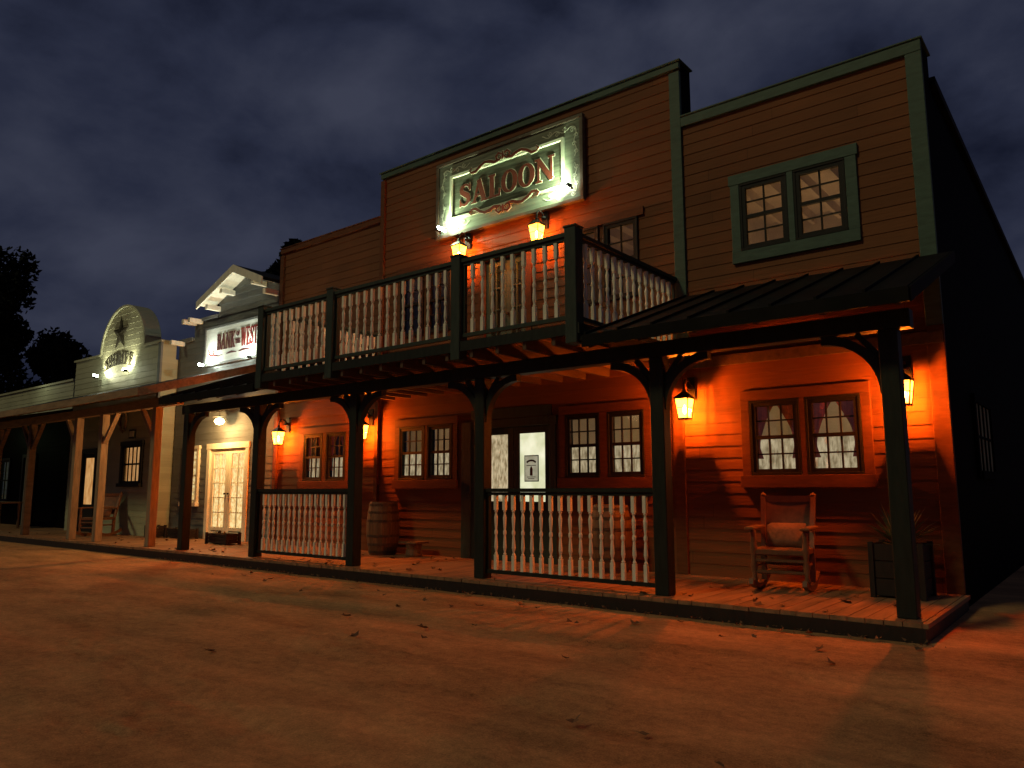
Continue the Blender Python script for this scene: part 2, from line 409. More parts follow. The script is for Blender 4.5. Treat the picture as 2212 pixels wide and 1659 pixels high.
tc=N(nt,'ShaderNodeTexCoord')
def nz(scale,det,vec=(1,1,1),rough=.6):
    mp=N(nt,'ShaderNodeMapping');mp.inputs['Scale'].default_value=vec;L(nt,tc.outputs['Object'],mp.inputs[0])
    n=N(nt,'ShaderNodeTexNoise');n.inputs['Scale'].default_value=scale;n.inputs['Detail'].default_value=det;n.inputs['Roughness'].default_value=rough;L(nt,mp.outputs[0],n.inputs['Vector']);return n.outputs[0]
a=nz(.8,9,(.6,1.6,1),.68);b=nz(14,8,(1,1,1),.8);c=nz(90,4,(1,1,1),.85)
v=math_n(nt,'ADD',math_n(nt,'MULTIPLY',a,.42),math_n(nt,'ADD',math_n(nt,'MULTIPLY',b,.26),math_n(nt,'MULTIPLY',c,.32)))
cr=N(nt,'ShaderNodeValToRGB');e=cr.color_ramp.elements;e[0].position=.39;e[0].color=(.20,.095,.04,1);e[1].position=.60;e[1].color=(.78,.40,.17,1)
L(nt,v,cr.inputs[0])
bs=N(nt,'ShaderNodeBsdfPrincipled');bs.inputs['Roughness'].default_value=.85;bs.inputs['Specular IOR Level'].default_value=.15;L(nt,cr.outputs[0],bs.inputs['Base Color'])
bu=N(nt,'ShaderNodeBump');bu.inputs['Strength'].default_value=.75;bu.inputs['Distance'].default_value=.024
L(nt,math_n(nt,'ADD',b,math_n(nt,'MULTIPLY',c,.6)),bu.inputs['Height']);L(nt,bu.outputs[0],bs.inputs['Normal']);L(nt,bs.outputs[0],out.inputs[0])
single('ground',g,m,(0,0,0),'','',kind='structure',smooth=True)

w=bpy.data.worlds.new('World');SC.world=w;w.use_nodes=True;nt=w.node_tree;nt.nodes.clear()
wo=N(nt,'ShaderNodeOutputWorld');bg=N(nt,'ShaderNodeBackground');L(nt,bg.outputs[0],wo.inputs[0])
tc=N(nt,'ShaderNodeTexCoord')
mp=N(nt,'ShaderNodeMapping');mp.inputs['Scale'].default_value=(1.6,1.6,2.8);mp.inputs['Rotation'].default_value=(.25,.1,.4);L(nt,tc.outputs['Generated'],mp.inputs[0])
n1=N(nt,'ShaderNodeTexNoise');n1.inputs['Scale'].default_value=2.4;n1.inputs['Detail'].default_value=8;n1.inputs['Roughness'].default_value=.54;n1.inputs['Distortion'].default_value=.2;L(nt,mp.outputs[0],n1.inputs['Vector'])
cr=N(nt,'ShaderNodeValToRGB');e=cr.color_ramp.elements
e[0].position=.30;e[0].color=(.0058,.0076,.018,1);e[1].position=.68;e[1].color=(.041,.046,.074,1)
x=e.new(.46);x.color=(.0195,.0235,.045,1)
L(nt,n1.outputs[0],cr.inputs[0]);L(nt,cr.outputs[0],bg.inputs[0]);bg.inputs[1].default_value=1.0

# ------------------------------------------------ boardwalk
dk=MB();x=-33.0
random.seed(3)
while x<xR+.03:
    wd=.138;zt=DZ-.002*random.random()
    dk.box(x,min(x+wd,xR+.05),7.075+random.uniform(-.006,.006),9.22,DZ-.04,zt);x+=.145
bw=thing('boardwalk',(-15,8,0),'','',kind='structure')
for k in('label','category'): del bw[k]
part('planking',dk,M['deck'],bw)
rm=MB();rm.box(-33,xR+.03,7.062,7.10,-.03,DZ-.042);rm.box(xR-.01,xR+.03,7.10,9.22,-.03,DZ-.042);part('rim_joist',rm,M['planterwood'],bw)

# ------------------------------------------------ saloon building
sal=thing('saloon_building',((xL+xR)/2,yW,0),'two-storey red-brown clapboard western saloon with stepped false front and balcony','building')
low=[(-3.55,-3.0),(-2.87,-2.31),(-6.33,-5.80),(-5.61,-5.09),(-9.88,-9.31),(-9.18,-8.66),(-12.63,-12.10),(-11.92,-11.40)]
lowz=(1.43,2.29)
door=(-8.22,-6.62,DZ,2.22)
upw=[(-3.55,-3.0,4.28,5.12),(-2.86,-2.31,4.28,5.12),(-6.27,-5.76,3.95,5.05),(-5.62,-5.11,3.95,5.05),(-9.92,-9.40,3.95,5.05),(-9.25,-8.73,3.95,5.05)]
udoor=(-8.05,-7.0,3.0,5.05)
ops=[(a,b,lowz[0],lowz[1]) for a,b in low]+[door,udoor]+upw
mb=MB()
siding(mb,xL,xCL,DZ,H1,yW,ops);siding(mb,xCL,xCR,DZ,H2,yW,ops);siding(mb,xCR,xR,DZ,H1,yW,ops)
part('wall',mb,M['red'],sal)
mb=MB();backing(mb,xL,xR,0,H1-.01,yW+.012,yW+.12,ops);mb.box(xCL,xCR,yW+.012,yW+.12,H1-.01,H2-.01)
mb.box(xCR-.12,xCR,yW+.12,yW+.32,6.0,H2-.01);mb.box(xCL,xCL+.12,yW+.12,yW+.32,6.0,H2-.01);mb.box(xR-.12,xR,yW+.12,yW+.42,5.9,H1-.01)
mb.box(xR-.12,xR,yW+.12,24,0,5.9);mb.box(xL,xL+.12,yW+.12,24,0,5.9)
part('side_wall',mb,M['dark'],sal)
mb=MB();mb.add([(xL-.1,yW+.13,6.05),(xR+.06,yW+.42,6.05),(xR+.06,24.4,5.6),(xL-.1,24.4,5.6),(xL-.1,yW+.13,5.95),(xR+.06,yW+.42,5.95),(xR+.06,24.4,5.5),(xL-.1,24.4,5.5)],[(0,1,2,3),(4,7,6,5),(0,4,5,1),(1,5,6,2),(2,6,7,3)])
part('roof',mb,M['roofmetal'],sal)
mb=MB();a,b,c,d=10.9,12.2,1.45,2.3
mb.box(xR,xR+.04,a-.1,a,c-.1,d+.1);mb.box(xR,xR+.04,b,b+.1,c-.1,d+.1);mb.box(xR,xR+.04,a,b,d,d+.1);mb.box(xR,xR+.06,a,b,c-.1,c)
for t in(.25,.5,.75): yy=a+(b-a)*t;mb.box(xR+.004,xR+.03,yy-.015,yy+.015,c,d)
mb.box(xR+.005,xR+.028,a,b,(c+d)/2-.015,(c+d)/2+.015)
sw=part('window',mb,M['dark'],sal)
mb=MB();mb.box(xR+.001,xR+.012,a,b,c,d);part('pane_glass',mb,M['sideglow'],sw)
def trims(segs,mat,name):
    mb=MB()
    for s in segs: mb.box(*s)
    return part(name,mb,mat,sal,bevel=.005)
ty0,ty1=yW-.05,yW+.005
trims([(xR-.16,xR+.01,ty0,ty1,3.0,H1-.14)],M['green'],'corner_trim')
trims([(xR-.16,xR+.012,ty0+.002,ty1,DZ,3.0)],M['redtrim'],'corner_trim')
trims([(xCR-.15,xCR+.01,ty0,ty1,2.9,H2-.14)],M['green'],'corner_trim')
trims([(xCL-.01,xCL+.10,ty0,ty1,3.0,H2-.14)],M['redtrim'],'corner_trim')
trims([(xL,xL+.12,ty0,ty1,DZ,H1-.14)],M['redtrim'],'corner_trim')
trims([(xCR+.01,xR+.01,ty0-.002,ty1,H1-.14,H1),(xCR+.01,xR+.03,ty0-.02,yW+.44,H1,H1+.022)],M['green'],'cornice')
trims([(xCL-.01,xCR+.01,ty0-.002,ty1,H2-.10,H2),(xCL-.03,xCR+.04,ty0-.03,yW+.34,H2,H2+.022)],M['green'],'cornice')
trims([(xL,xCL-.01,ty0-.002,ty1,H1-.1,H1),(xL-.02,xCL-.01,ty0-.02,yW+.2,H1,H1+.02)],M['redtrim'],'cornice')
trims([(-4.63,-4.47,ty0+.01,ty1,DZ,2.95)],M['redtrim'],'pilaster')
trims([(-10.53,-10.44,ty0-.02,ty1,1.0,2.95)],M['redtrim'],'pilaster')
for pi in range(4):
    a,b=low[2*pi],low[2*pi+1]
    for k,(u,v) in enumerate((a,b)):
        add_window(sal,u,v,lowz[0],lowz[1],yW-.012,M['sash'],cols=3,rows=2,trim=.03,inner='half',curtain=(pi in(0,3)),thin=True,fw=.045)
    mb=MB();mb.box(a[0]-.14,b[1]+.14,yW-.045,yW,2.322,2.45);mb.box(a[0]-.16,b[1]+.16,yW-.075,yW,1.25,1.398)
    mb.box(a[0]-.14,a[0]-.032,yW-.04,yW,1.399,2.321);mb.box(b[1]+.032,b[1]+.14,yW-.04,yW,1.399,2.321)
    mb.box(a[1]+.032,b[0]-.032,yW-.04,yW,1.399,2.321)
    part('window_surround',mb,M['redtrim'],sal,bevel=.004)
for k,(u,v,c,d) in enumerate(upw):
    add_window(sal,u,v,c,d,yW-.012,M['sash'],cols=2,rows=2,trim=.03,inner=None,curtain=False,thin=True,fw=.045)
mb=MB();mb.box(-3.72,-2.13,yW-.05,yW,5.152,5.29);mb.box(-3.70,-2.15,yW-.055,yW,4.10,4.248);mb.box(-3.70,-3.582,yW-.045,yW,4.249,5.151);mb.box(-2.278,-2.15,yW-.045,yW,4.249,5.151);mb.box(-2.968,-2.892,yW-.045,yW,4.249,5.151)
part('window_surround',mb,M['green'],sal,bevel=.004)
for a,b in((-6.40,-4.98),(-10.05,-8.6)):
    mb=MB();mb.box(a,b,yW-.045,yW,5.082,5.20);part('window_surround',mb,M['redtrim'],sal)
def french(parent,x0,x1,z0,z1,y,frame,leafm,glassm,zg0,cols=1,rows=1):
    mb=MB();mb.box(x0-.12,x0,y-.05,y+.02,z0,z1);mb.box(x1,x1+.12,y-.05,y+.02,z0,z1);mb.box(x0-.14,x1+.14,y-.055,y+.02,z1,z1+.13)
    d=part('door',mb,frame,parent,bevel=.004)
    xm=(x0+x1)/2
    for (a,b,hx) in((x0+.005,xm-.004,xm-.06),(xm+.004,x1-.005,xm+.06)):
        l=MB();s=.11;l.box(a,a+s,y,y+.04,z0,z1);l.box(b-s,b,y,y+.04,z0,z1);l.box(a+s,b-s,y,y+.04,z1-s,z1);l.box(a+s,b-s,y,y+.04,z0,z0+.2)
        if zg0>z0+.21: l.box(a+s,b-s,y,y+.04,zg0-.1,zg0);l.box(a+s,b-s,y+.012,y+.03,z0+.2,zg0-.1);l.box(a+s+.06,b-s-.06,y+.004,y+.012,z0+.27,zg0-.17)
        for i in range(1,cols):
            xc=a+s+(b-a-2*s)*i/cols;l.box(xc-.012,xc+.012,y+.006,y+.034,zg0,z1-s)
        for j in range(1,rows):
            zc=zg0+(z1-s-zg0)*j/rows;l.box(a+s,b-s,y+.008,y+.03,zc-.012,zc+.012)
        part('door_leaf',l,leafm,d,bevel=.003)
        q=MB();wavy(q,a+s,b-s,zg0,z1-s,y+.05) if cols>1 else q.box(a+s,b-s,y+.022,y+.026,zg0,z1-s)
        gm=glassm if not isinstance(glassm,tuple) else glassm[0 if a<xm-.3 else 1]
        part('door_glass',q,gm,d)
        h=MB();h.lathe([(.0,-.02),(.02,-.02),(.028,0),(.02,.02),(0,.02)],(hx,y-.03,z0+1.0),8);part('handle',h,M['iron'],d)
    return d
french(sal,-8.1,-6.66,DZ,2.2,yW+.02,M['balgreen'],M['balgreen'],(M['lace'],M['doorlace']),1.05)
mb=MB();mb.box(-8.42,-8.221,yW-.04,yW+.02,DZ,2.32);part('door_trim',mb,M['balgreen'],sal)
mb=MB();mb.box(-8.219,-6.62,yW-.03,yW+.02,2.34,2.5);part('door_trim',mb,M['balgreen'],sal)
p=MB();p.box(-7.155,-6.885,yW+.006,yW+.012,1.35,1.75,0)
p.box(-7.14,-6.90,yW+.002,yW+.006,1.365,1.735,1)
p.stroke(ell(0,0,.09,.05,20,160,10),.028,yW-.001,yW+.002,(-7.02,1.62),1,mi=2)
p.stroke([(-7.02,1.44),(-7.02,1.54),(-7.02,1.58)],[.05,.05,.02],yW-.001,yW+.0015,mi=2)
for zz,ww in((1.595,.09),(1.42,.08),(1.395,.06)): p.stroke([(-7.02-ww,zz),(-7.02+ww,zz)],.010,yW-.001,yW+.001,mi=2)
part('poster',p,[M['iron'],M['paper'],M['blackletter']],sal)
french(sal,-7.95,-7.1,3.02,4.95,yW+.02,M['redtrim'],M['green'],M['glass'],3.4,cols=2,rows=4)

# interior rooms
mb=MB()
x0,x1=xL+.13,xR-.13
mb.box(x0,x1,12.6,12.65,DZ,5.9);mb.box(x0,x1,yW+.125,12.6,2.78,2.85)
mb.box(x0,x1,yW+.125,12.6,.02,.1);mb.box(x0,x1,yW+.125,12.6,5.75,5.85)
mb.box(-4.5,-4.42,yW+.125,12.6,2.86,5.74)
for k in range(30):
    xx=x0+.2+k*.42
    if xx<x1: mb.box(xx,xx+.06,yW+.13,12.6,5.58,5.75)
for z in np.arange(.3,2.7,.3): mb.box(x0,x1,12.58,12.6,z,z+.01)
part('interior_room',mb,M['plaster'],sal)
for xx,pw in((-2.8,22),(-6.2,22),(-9.3,8),(-12,18)):
    light('room_light','POINT',(xx,10.9,2.45),pw,(1,.68,.36),sal,shadow_soft_size=.12)
light('room_light','POINT',(-2.9,11.3,3.4),30,(1,.60,.28),sal,shadow_soft_size=.4)
light('room_light','POINT',(-6.0,11.3,3.4),16,(1,.55,.25),sal,shadow_soft_size=.4)
for xx in(-2.62,-5.36):
    mb=MB();mb.lathe([(.02,.2),(.06,.16),(.13,.05),(.14,0)],(xx,10.3,2.15),12,caps=False);mb.lathe([(.004,.2),(.004,.6)],(xx,10.3,2.15),6)
    o=part('pendant_lamp',mb,M['redletter'],sal)
    mb=MB();mb.lathe([(.0,.0),(.08,.02),(.09,.07),(.03,.12)],(xx,10.3,2.1),12);part('pendant_glass',mb,M['porchbulb'],o)

# ---- balcony
BX0,BX1=-10.5,-4.46
mb=MB();y=yB
while y<yW-.06: mb.box(BX0,BX1,y,min(y+.135,yW-.03),2.965,3.0);y+=.142
part('balcony_floor',mb,M['deck'],sal)
x=BX0+.03
while x<BX1:
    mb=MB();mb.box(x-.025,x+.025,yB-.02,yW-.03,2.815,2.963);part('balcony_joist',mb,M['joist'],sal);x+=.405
mb=MB();mb.box(BX0,BX1+.03,yB-.06,yB-.022,2.90,3.02);mb.box(BX1,BX1+.035,yB-.022,yW-.03,2.83,3.02);mb.box(BX0-.035,BX0,yB-.06,yW-.03,2.83,3.02)
part('balcony_fascia',mb,M['postgreen'],sal)
def baluster_mesh(Lh):
    mb=MB();s=.021
    mb.box(-s,s,-s,s,0,Lh*.2);mb.box(-s,s,-s,s,Lh*.8,Lh)
    pr=[(.016,.2),(.022,.215),(.013,.235),(.013,.25),(.024,.30),(.020,.38),(.014,.46),(.022,.485),(.022,.515),(.014,.54),(.020,.62),(.024,.70),(.013,.75),(.013,.765),(.022,.785),(.016,.8)]
    mb.lathe([(r,z*Lh) for r,z in pr],(0,0,0),8)
    return mb.mesh('baluster',M['white'])
BAL=baluster_mesh(.93)
def railing(parent,p,q,zb,zt,name,step=.145,mat='postgreen'):
    mb=MB()
    mb.beam((p[0],p[1],zt-.0225),(q[0],q[1],zt-.0225),.10,.045);mb.beam((p[0],p[1],zb+.02),(q[0],q[1],zb+.02),.05,.045)
    mb.beam((p[0],p[1],zt-.065),(q[0],q[1],zt-.065),.05,.036)
    d=Vector((q[0]-p[0],q[1]-p[1]));u=d.normalized()*.016
    for (e,sg_) in((p,1),(q,-1)):
        ex,ey=e[0]+u.x*sg_,e[1]+u.y*sg_;mb.beam((ex,ey,zb),(ex,ey,zt-.05),.03,.03)
    r=part(name,mb,M[mat],parent)
    n=int(d.length/step);off=wloc(parent)
    z0=zb+.043
    for i in range(1,n):
        o=bpy.data.objects.new('baluster',BAL);o.parent=r
        pos=Vector((p[0]+d.x*i/n,p[1]+d.y*i/n,z0))-off
        o.location=pos;o.scale=(1,1,(zt-.083-z0)/.93);o.rotation_euler=(random.uniform(-.006,.006),random.uniform(-.006,.006),random.uniform(-.08,.08));COL.objects.link(o)
    return r
bposts=[-4.53,-6.24,-8.70,-10.43]
for x in bposts:
    mb=MB();mb.box(x-.075,x+.075,yB-.075,yB+.075,2.80,4.10);mb.box(x-.085,x+.085,yB-.085,yB+.085,4.10,4.125);part('balcony_post',mb,M['balgreen'],sal,bevel=.006)
for a,b in zip(bposts[1:],bposts[:-1]): railing(sal,(a+.075,yB),(b-.075,yB),3.08,4.06,'balcony_railing',.148,'balgreen')
for x in(-4.53,-10.43): railing(sal,(x,yB+.075),(x,yW-.06),3.08,4.06,'balcony_railing',.148,'balgreen')
# ---- porch posts and braces, beam
posts=[-1.535,-3.825,-6.334,-8.811,-11.30,-13.61]
mb=MB();mb.box(xL-.1,xR+.05,yP-.08,yP+.08,2.645,2.812);part('porch_beam',mb,M['postgreen'],sal,bevel=.006)
for i,x in enumerate(posts):
    mb=MB();mb.box(x-.08,x+.08,yP-.08,yP+.08,DZ,2.643)
    po=part('porch_post',mb,M['postgreen'],sal,bevel=.008)
    for s in(-1,1):
        if i==0 and s>0: continue
        if i==5 and s<0: continue
        br=MB();cx=x+s*(.08+.5);cz=2.08;R=.53
        pts=[(cx-s*R*math.cos(t),cz+R*math.sin(t)) for t in np.linspace(0,math.pi/2,12)]
        br.stroke(pts,.085,yP-.045,yP+.045)
        br.stroke([(x+s*.075,2.40),(x+s*.27,2.64)],.05,yP-.03,yP+.03)
        part('brace',br,M['postgreen'],po)
for a,b in((posts[2],posts[1]),(posts[4],posts[3])): railing(sal,(a+.08,yP),(b-.08,yP),.22,1.25,'porch_railing',.135)
# ---- shed roofs
def shed(x0,x1,zw,ze,yf,matr,name,ribs=.4,th=.04,ywall=yW-.03,par=None,raft=.6):
    par=par or sal
    mb=MB();mb.prismx([(yf,ze),(ywall,zw),(ywall,zw+th),(yf,ze+th)],x0,x1)
    x=x0+.02
    if ribs:
        while x<x1:
            mb.prismx([(yf-.005,ze+th),(ywall,zw+th),(ywall,zw+th+.026),(yf-.005,ze+th+.026)],x-.012,x+.012);x+=ribs
    r=part(name,mb,matr,par)
    x=x0+.06
    while x<x1:
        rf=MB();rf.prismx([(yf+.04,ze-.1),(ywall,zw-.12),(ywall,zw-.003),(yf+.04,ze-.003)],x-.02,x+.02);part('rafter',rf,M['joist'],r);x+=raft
    f=MB();f.box(x0-.01,x1+.01,yf-.02,yf+.01,ze-.09,ze+th-.005)
    f.prismx([(yf+.01,ze-.09),(ywall,zw-.09),(ywall,zw+th-.005),(yf+.01,ze+th-.005)],x1,x1+.025)
    part('fascia',f,M['roofmetal'],r)
shed(-4.40,-1.25,3.75,2.84,6.72,M['roofmetal'],'porch_roof')
shed(-13.6,-10.6,3.75,2.86,6.72,M['roofmetal'],'porch_roof')
mb=MB();mb.box(-4.37,-1.4,yW-.07,yW-.03,2.80,2.93);part('ledger',mb,M['joist'],sal)

# ------------------------------------------------ lanterns
def lantern(x,z,lab,P,grp='lanterns on the saloon wall'):
    o=thing('wall_lantern',(x,yW-.02,z),lab,'lantern',grp)
    y=yW-.26
    b=MB();b.box(x-.055,x+.055,yW-.05,yW-.025,z+.12,z+.42);b.lathe([(.03,0),(.045,.02),(.03,.05)],(x,yW-.075,z+.26),8)
    pts=[(yW-.05,z+.27),(yW-.12,z+.36),(yW-.21,z+.37),(yW-.26,z+.31),(yW-.26,z+.24)]
    for p,q in zip(pts[:-1],pts[1:]): b.beam((x,p[0],p[1]),(x,q[0],q[1]),.018,.018,up=(1,0,0))
    part('bracket',b,M['iron'],o)
    c=MB();w0,w1=.062,.092;zb,zt=z-.13,z+.12
    for sx in(-1,1):
        for sy in(-1,1): c.beam((x+sx*w0,y+sy*w0,zb),(x+sx*w1,y+sy*w1,zt),.012,.012)
    c.box(x-w0-.008,x+w0+.008,y-w0-.008,y+w0+.008,zb-.02,zb);
    for (a,bb) in(((-1,-1),(1,-1)),((1,-1),(1,1)),((1,1),(-1,1)),((-1,1),(-1,-1))):
        c.beam((x+a[0]*w1,y+a[1]*w1,zt),(x+bb[0]*w1,y+bb[1]*w1,zt),.014,.014)
        wm=(w0+w1)/2;c.beam((x+a[0]*wm,y+a[1]*wm,z),(x+bb[0]*wm,y+bb[1]*wm,z),.006,.006)
    part('cage',c,M['iron'],o)
    r=MB();a=.105;r.add([(x-a,y-a,zt+.006),(x+a,y-a,zt+.006),(x+a,y+a,zt+.006),(x-a,y+a,zt+.006),(x-.02,y-.02,zt+.09),(x+.02,y-.02,zt+.09),(x+.02,y+.02,zt+.09),(x-.02,y+.02,zt+.09)],[(0,3,2,1),(0,1,5,4),(1,2,6,5),(2,3,7,6),(3,0,4,7),(4,5,6,7)])
    r.lathe([(.02,.09),(.03,.11),(.0,.14)],(x,y,zt),8);part('lantern_cap',r,M['iron'],o)
    g=MB();e=.004;vs=[(x+sx*(w-e),y+sy*(w-e),zz) for w,zz in((w0,zb),(w1,zt)) for sx,sy in((-1,-1),(1,-1),(1,1),(-1,1))]
    g.add(vs,[(0,1,5,4),(1,2,6,5),(2,3,7,6),(3,0,4,7)]);part('lantern_glass',g,M['lantglass'],o)
    k=MB();k.lathe([(.0,-.06),(.012,-.055),(.022,-.02),(.02,.02),(.008,.05),(0,.06)],(x,y,z-.02),10);part('bulb',k,M['bulb'],o)
    light('lantern_light','POINT',(x,y,z),P,(1,.175,.008),o,shadow_soft_size=.025)
    return o
for x in(-4.34,-1.78,-10.66,-13.2): lantern(x,2.27,'black iron wall lantern glowing orange beside a porch window',600)
for x in(-8.30,-6.69): lantern(x,5.12,'black iron wall lantern glowing orange under the saloon sign',240)

# ------------------------------------------------ saloon sign
sg=thing('saloon_sign',(-7.46,yW-.05,5.5),'large framed gray-green board with carved red SALOON lettering','sign')
y=yW-.03
mb=MB();mb.box(-8.93,-5.98,y-.05,y,5.58,6.83);part('board',mb,M['signfield'],sg)
mb=MB();X0,X1,Z0,Z1=-9.0,-5.93,5.52,6.89
mb.box(X0,X1,y-.08,y,Z1-.06,Z1);mb.box(X0,X1,y-.08,y,Z0,Z0+.06);mb.box(X0,X0+.06,y-.08,y,Z0+.06,Z1-.06);mb.box(X1-.06,X1,y-.08,y,Z0+.06,Z1-.06)
part('frame',mb,M['signframe'],sg,bevel=.006)
ix0,ix1,iz0,iz1=-8.66,-6.27,5.79,6.60
mb=MB();mb.box(ix0+.05,ix1-.05,y-.058,y-.051,iz0+.05,iz1-.05);part('inner_panel',mb,M['signinner'],sg)
mb=MB();t=.05;ya=y-.095
mb.box(ix0,ix1,ya,y-.051,iz1-t,iz1);mb.box(ix0,ix1,ya,y-.051,iz0,iz0+t);mb.box(ix0,ix0+t,ya,y-.051,iz0+t,iz1-t);mb.box(ix1-t,ix1,ya,y-.051,iz0+t,iz1-t)
part('inner_border',mb,M['cream_paint'],sg,bevel=.004)
mb=MB();word(mb,'SALOON',-8.46,-6.45,5.985,.40,y-.0585,.003,grow=.008);part('lettering_outline',mb,M['cream_paint'],sg)
mb=MB();word(mb,'SALOON',-8.46,-6.45,5.985,.40,y-.0645,.006);part('lettering',mb,M['letter'],sg)
def mustache(mb,cx,cz,s,flip,grow,y0,y1):
    h=[(.03,.10),(.10,.13),(.16,.08),(.14,.02),(.08,.0),(.04,.035),(.07,.07)]
    w=[.03,.035,.04,.04,.03,.025,.02]
    arm=[(.10,.0),(.2,-.01),(.3,.03),(.42,.05),(.54,.0),(.64,-.07),(.74,-.07),(.79,-.02),(.74,.02)]
    aw=[.03,.05,.055,.045,.05,.05,.035,.028,.018]
    for sg_ in(-1,1):
        mb.stroke([(sg_*a,flip*b) for a,b in h],w,y0,y1,(cx,cz),s,grow)
        mb.stroke([(sg_*a,flip*b) for a,b in arm],aw,y0-.001,y1,(cx,cz),s,grow)
    mb.stroke([(0,flip*.0),(0,flip*.06),(0,flip*.14)],[.02,.05,.01],y0-.002,y1,(cx,cz),s,grow)
for cz,fl in((6.58,1),(5.80,-1)):
    mb=MB();mustache(mb,-7.46,cz,.92,fl,.010,y-.104,y-.096);part('scroll_outline',mb,M['cream_paint'],sg)
    mb=MB();mustache(mb,-7.46,cz,.92,fl,0,y-.112,y-.105);part('scroll',mb,M['letter'],sg)
def spiral(mb,cx,cz,r,dirx,dirz,turns=1.2):
    n=22;p=[];
    for i in range(n):
        a=i/(n-1)*turns*2*math.pi;rr=r*(1-.75*i/(n-1));p.append((cx+dirx*rr*math.cos(a),cz+dirz*rr*math.sin(a)))
    mb.stroke(p,[.012-.006*i/n for i in range(n)],y-.056-.0003*random.random(),y-.051)
for dx,X in((1,-8.84),(-1,-6.08)):
    for dz,Z in((1,5.69),(-1,6.71)):
        mb=MB()
        mb.stroke([(X+dx*t,Z+.03*math.sin(t*22)) for t in np.linspace(0,.62,30)],.012,y-.0565,y-.051)
        mb.stroke([(X+.02*math.sin(t*22),Z+dz*t) for t in np.linspace(0,.46,26)],.012,y-.0568,y-.051)
        for k in range(4): spiral(mb,X+dx*(.14*k+.05),Z+(.03 if k%2 else -.03),.04,dx*(1 if k%2 else -1),dz*(1 if k%2 else -1))
        for k in range(1,4): spiral(mb,X+(.02 if k%2 else -.02),Z+dz*.13*k,.038,dx*(1 if k%2 else -1),-dz)
        part('corner_scrollwork',mb,M['cream_paint'],sg)
def flood(x,y,z,tgt,pw,col=(.80,1,.62),grp='floodlights aimed at the signs',spot=165):
    o=thing('floodlight',(x,y,z),'small black floodlight shining up at a sign','floodlight',grp)
    d=(Vector(tgt)-Vector((x,y,z))).normalized();c=Vector((x,y,z))
    b=MB();b.beam(c-d*.05,c,.10,.05);b.beam(c-d*.04,c-d*.04+Vector((0,.08,-.03)),.02,.02);part('housing',b,M['iron'],o)
    l=MB();l.beam(c+d*.001,c+d*.03,.12,.05);part('lens',l,M['floodlens'],o)
    s=light('flood_lamp','SPOT',c+d*.055,pw,col,o,spot_size=math.radians(spot),spot_blend=.9,shadow_soft_size=.03)
    s.rotation_euler=d.to_track_quat('-Z','Y').to_euler()
flood(-8.80,yW-.215,5.66,(-8.1,yW-.15,6.0),125)
flood(-6.14,yW-.215,5.76,(-6.9,yW-.15,6.1),125)

# ------------------------------------------------ bank building
bk=thing('bank_building',(-15.6,yW,0),'weathered gray clapboard bank front with white-trimmed gable','building')
bx0,bx1=-17.85,xL-.03
bops=[(-16.19,-14.69,DZ,2.16),(-17.19,-16.67,.95,2.17)]
mb=MB();siding(mb,bx0,bx1,DZ,4.78,yW,bops);siding(mb,-17.15,bx1,4.78,5.2,yW,[])
ax,az,hw,ez=-14.85,6.06,1.28,5.52
siding(mb,ax-hw+.05,min(ax+hw-.05,bx1),5.2,ez,yW-.02,[])
z=ez
while z<az-.1:
    h=(az-z)/(az-ez)*hw-.05
    if h>.05: siding(mb,ax-h,min(ax+h,bx1),z,min(z+.074,az-.05),yW-.02,[])
    z+=.074
part('wall',mb,M['gray'],bk)
mb=MB();backing(mb,bx0,bx1,0,4.76,yW+.012,yW+.12,bops);mb.box(-17.15,bx1,yW+.012,yW+.3,4.765,5.195)
mb.prism([(ax-hw+.1,5.196),(bx1,5.196),(bx1,ez-.04),(ax,az-.06),(ax-hw+.1,ez-.04)],yW+.0,yW+.5)
mb.box(bx0,bx0+.1,yW+.12,18,0,4.6);part('back_wall',mb,M['gray'],bk)
mb=MB();
for s in(-1,1):
    ex=ax+s*(hw+.18 if s<0 else 1.12);ezz=az-(az-ez+.06)*abs(ex-ax)/(hw+.18)
    mb.prism([(ax,az),(ex,ezz),(ex,ezz+.07),(ax,az+.07)],yW-.42,yW+3)
part('gable_roof',mb,M['roofmetal'],bk)
mb=MB()
for s in(-1,1):
    ex=ax+s*(hw+.2 if s<0 else 1.12);ezz=az-(az-ez+.06)*abs(ex-ax)/(hw+.18)
    mb.prism([(ax,az-.10),(ex,ezz-.10),(ex,ezz+.07),(ax,az+.07)],yW-.46,yW-.425)
    mb.prism([(ax,az-.012),(ex,ezz-.010),(ex,ezz-.001),(ax,az-.002)],yW-.42,yW-.02)
part('bargeboard',mb,M['white'],bk)
for (x,z) in((ax-1.2,5.44),(ax-.62,5.72),(ax+.62,5.72),(ax+1.08,5.44),(-17.08,5.24),(-16.8,5.24),(-17.6,4.80)):
    mb=MB();mb.box(x-.05,x+.05,yW-.36,yW-.021,z-.11,z);part('bracket',mb,M['white'],bk,bevel=.006)
mb=MB();mb.box(bx0-.03,-17.15,yW-.07,yW+.3,4.78,4.86);mb.box(-17.2,ax-hw+.05,yW-.07,yW+.3,5.20,5.27);part('cornice',mb,M['gray'],bk)
french(bk,-16.16,-14.72,DZ,2.14,yW+.02,M['white'],M['white'],M['banklace'],.42,cols=2,rows=5)
add_window(bk,-17.19,-16.67,.95,2.17,yW-.012,M['white'],cols=2,rows=3,trim=.08,inner=M['banklace'],sashmat=M['white'])
bs=thing('bank_sign',(-15.45,yW-.03,4.5),'white painted board with red and dark BANK OF THE WEST lettering','sign')
y=yW-.025
mb=MB();mb.box(-16.5,-14.35,y-.04,y,4.12,4.93);part('board',mb,M['white_sign'],bs)
mb=MB();a0,a1,b0,b1=-16.55,-14.30,4.07,4.98
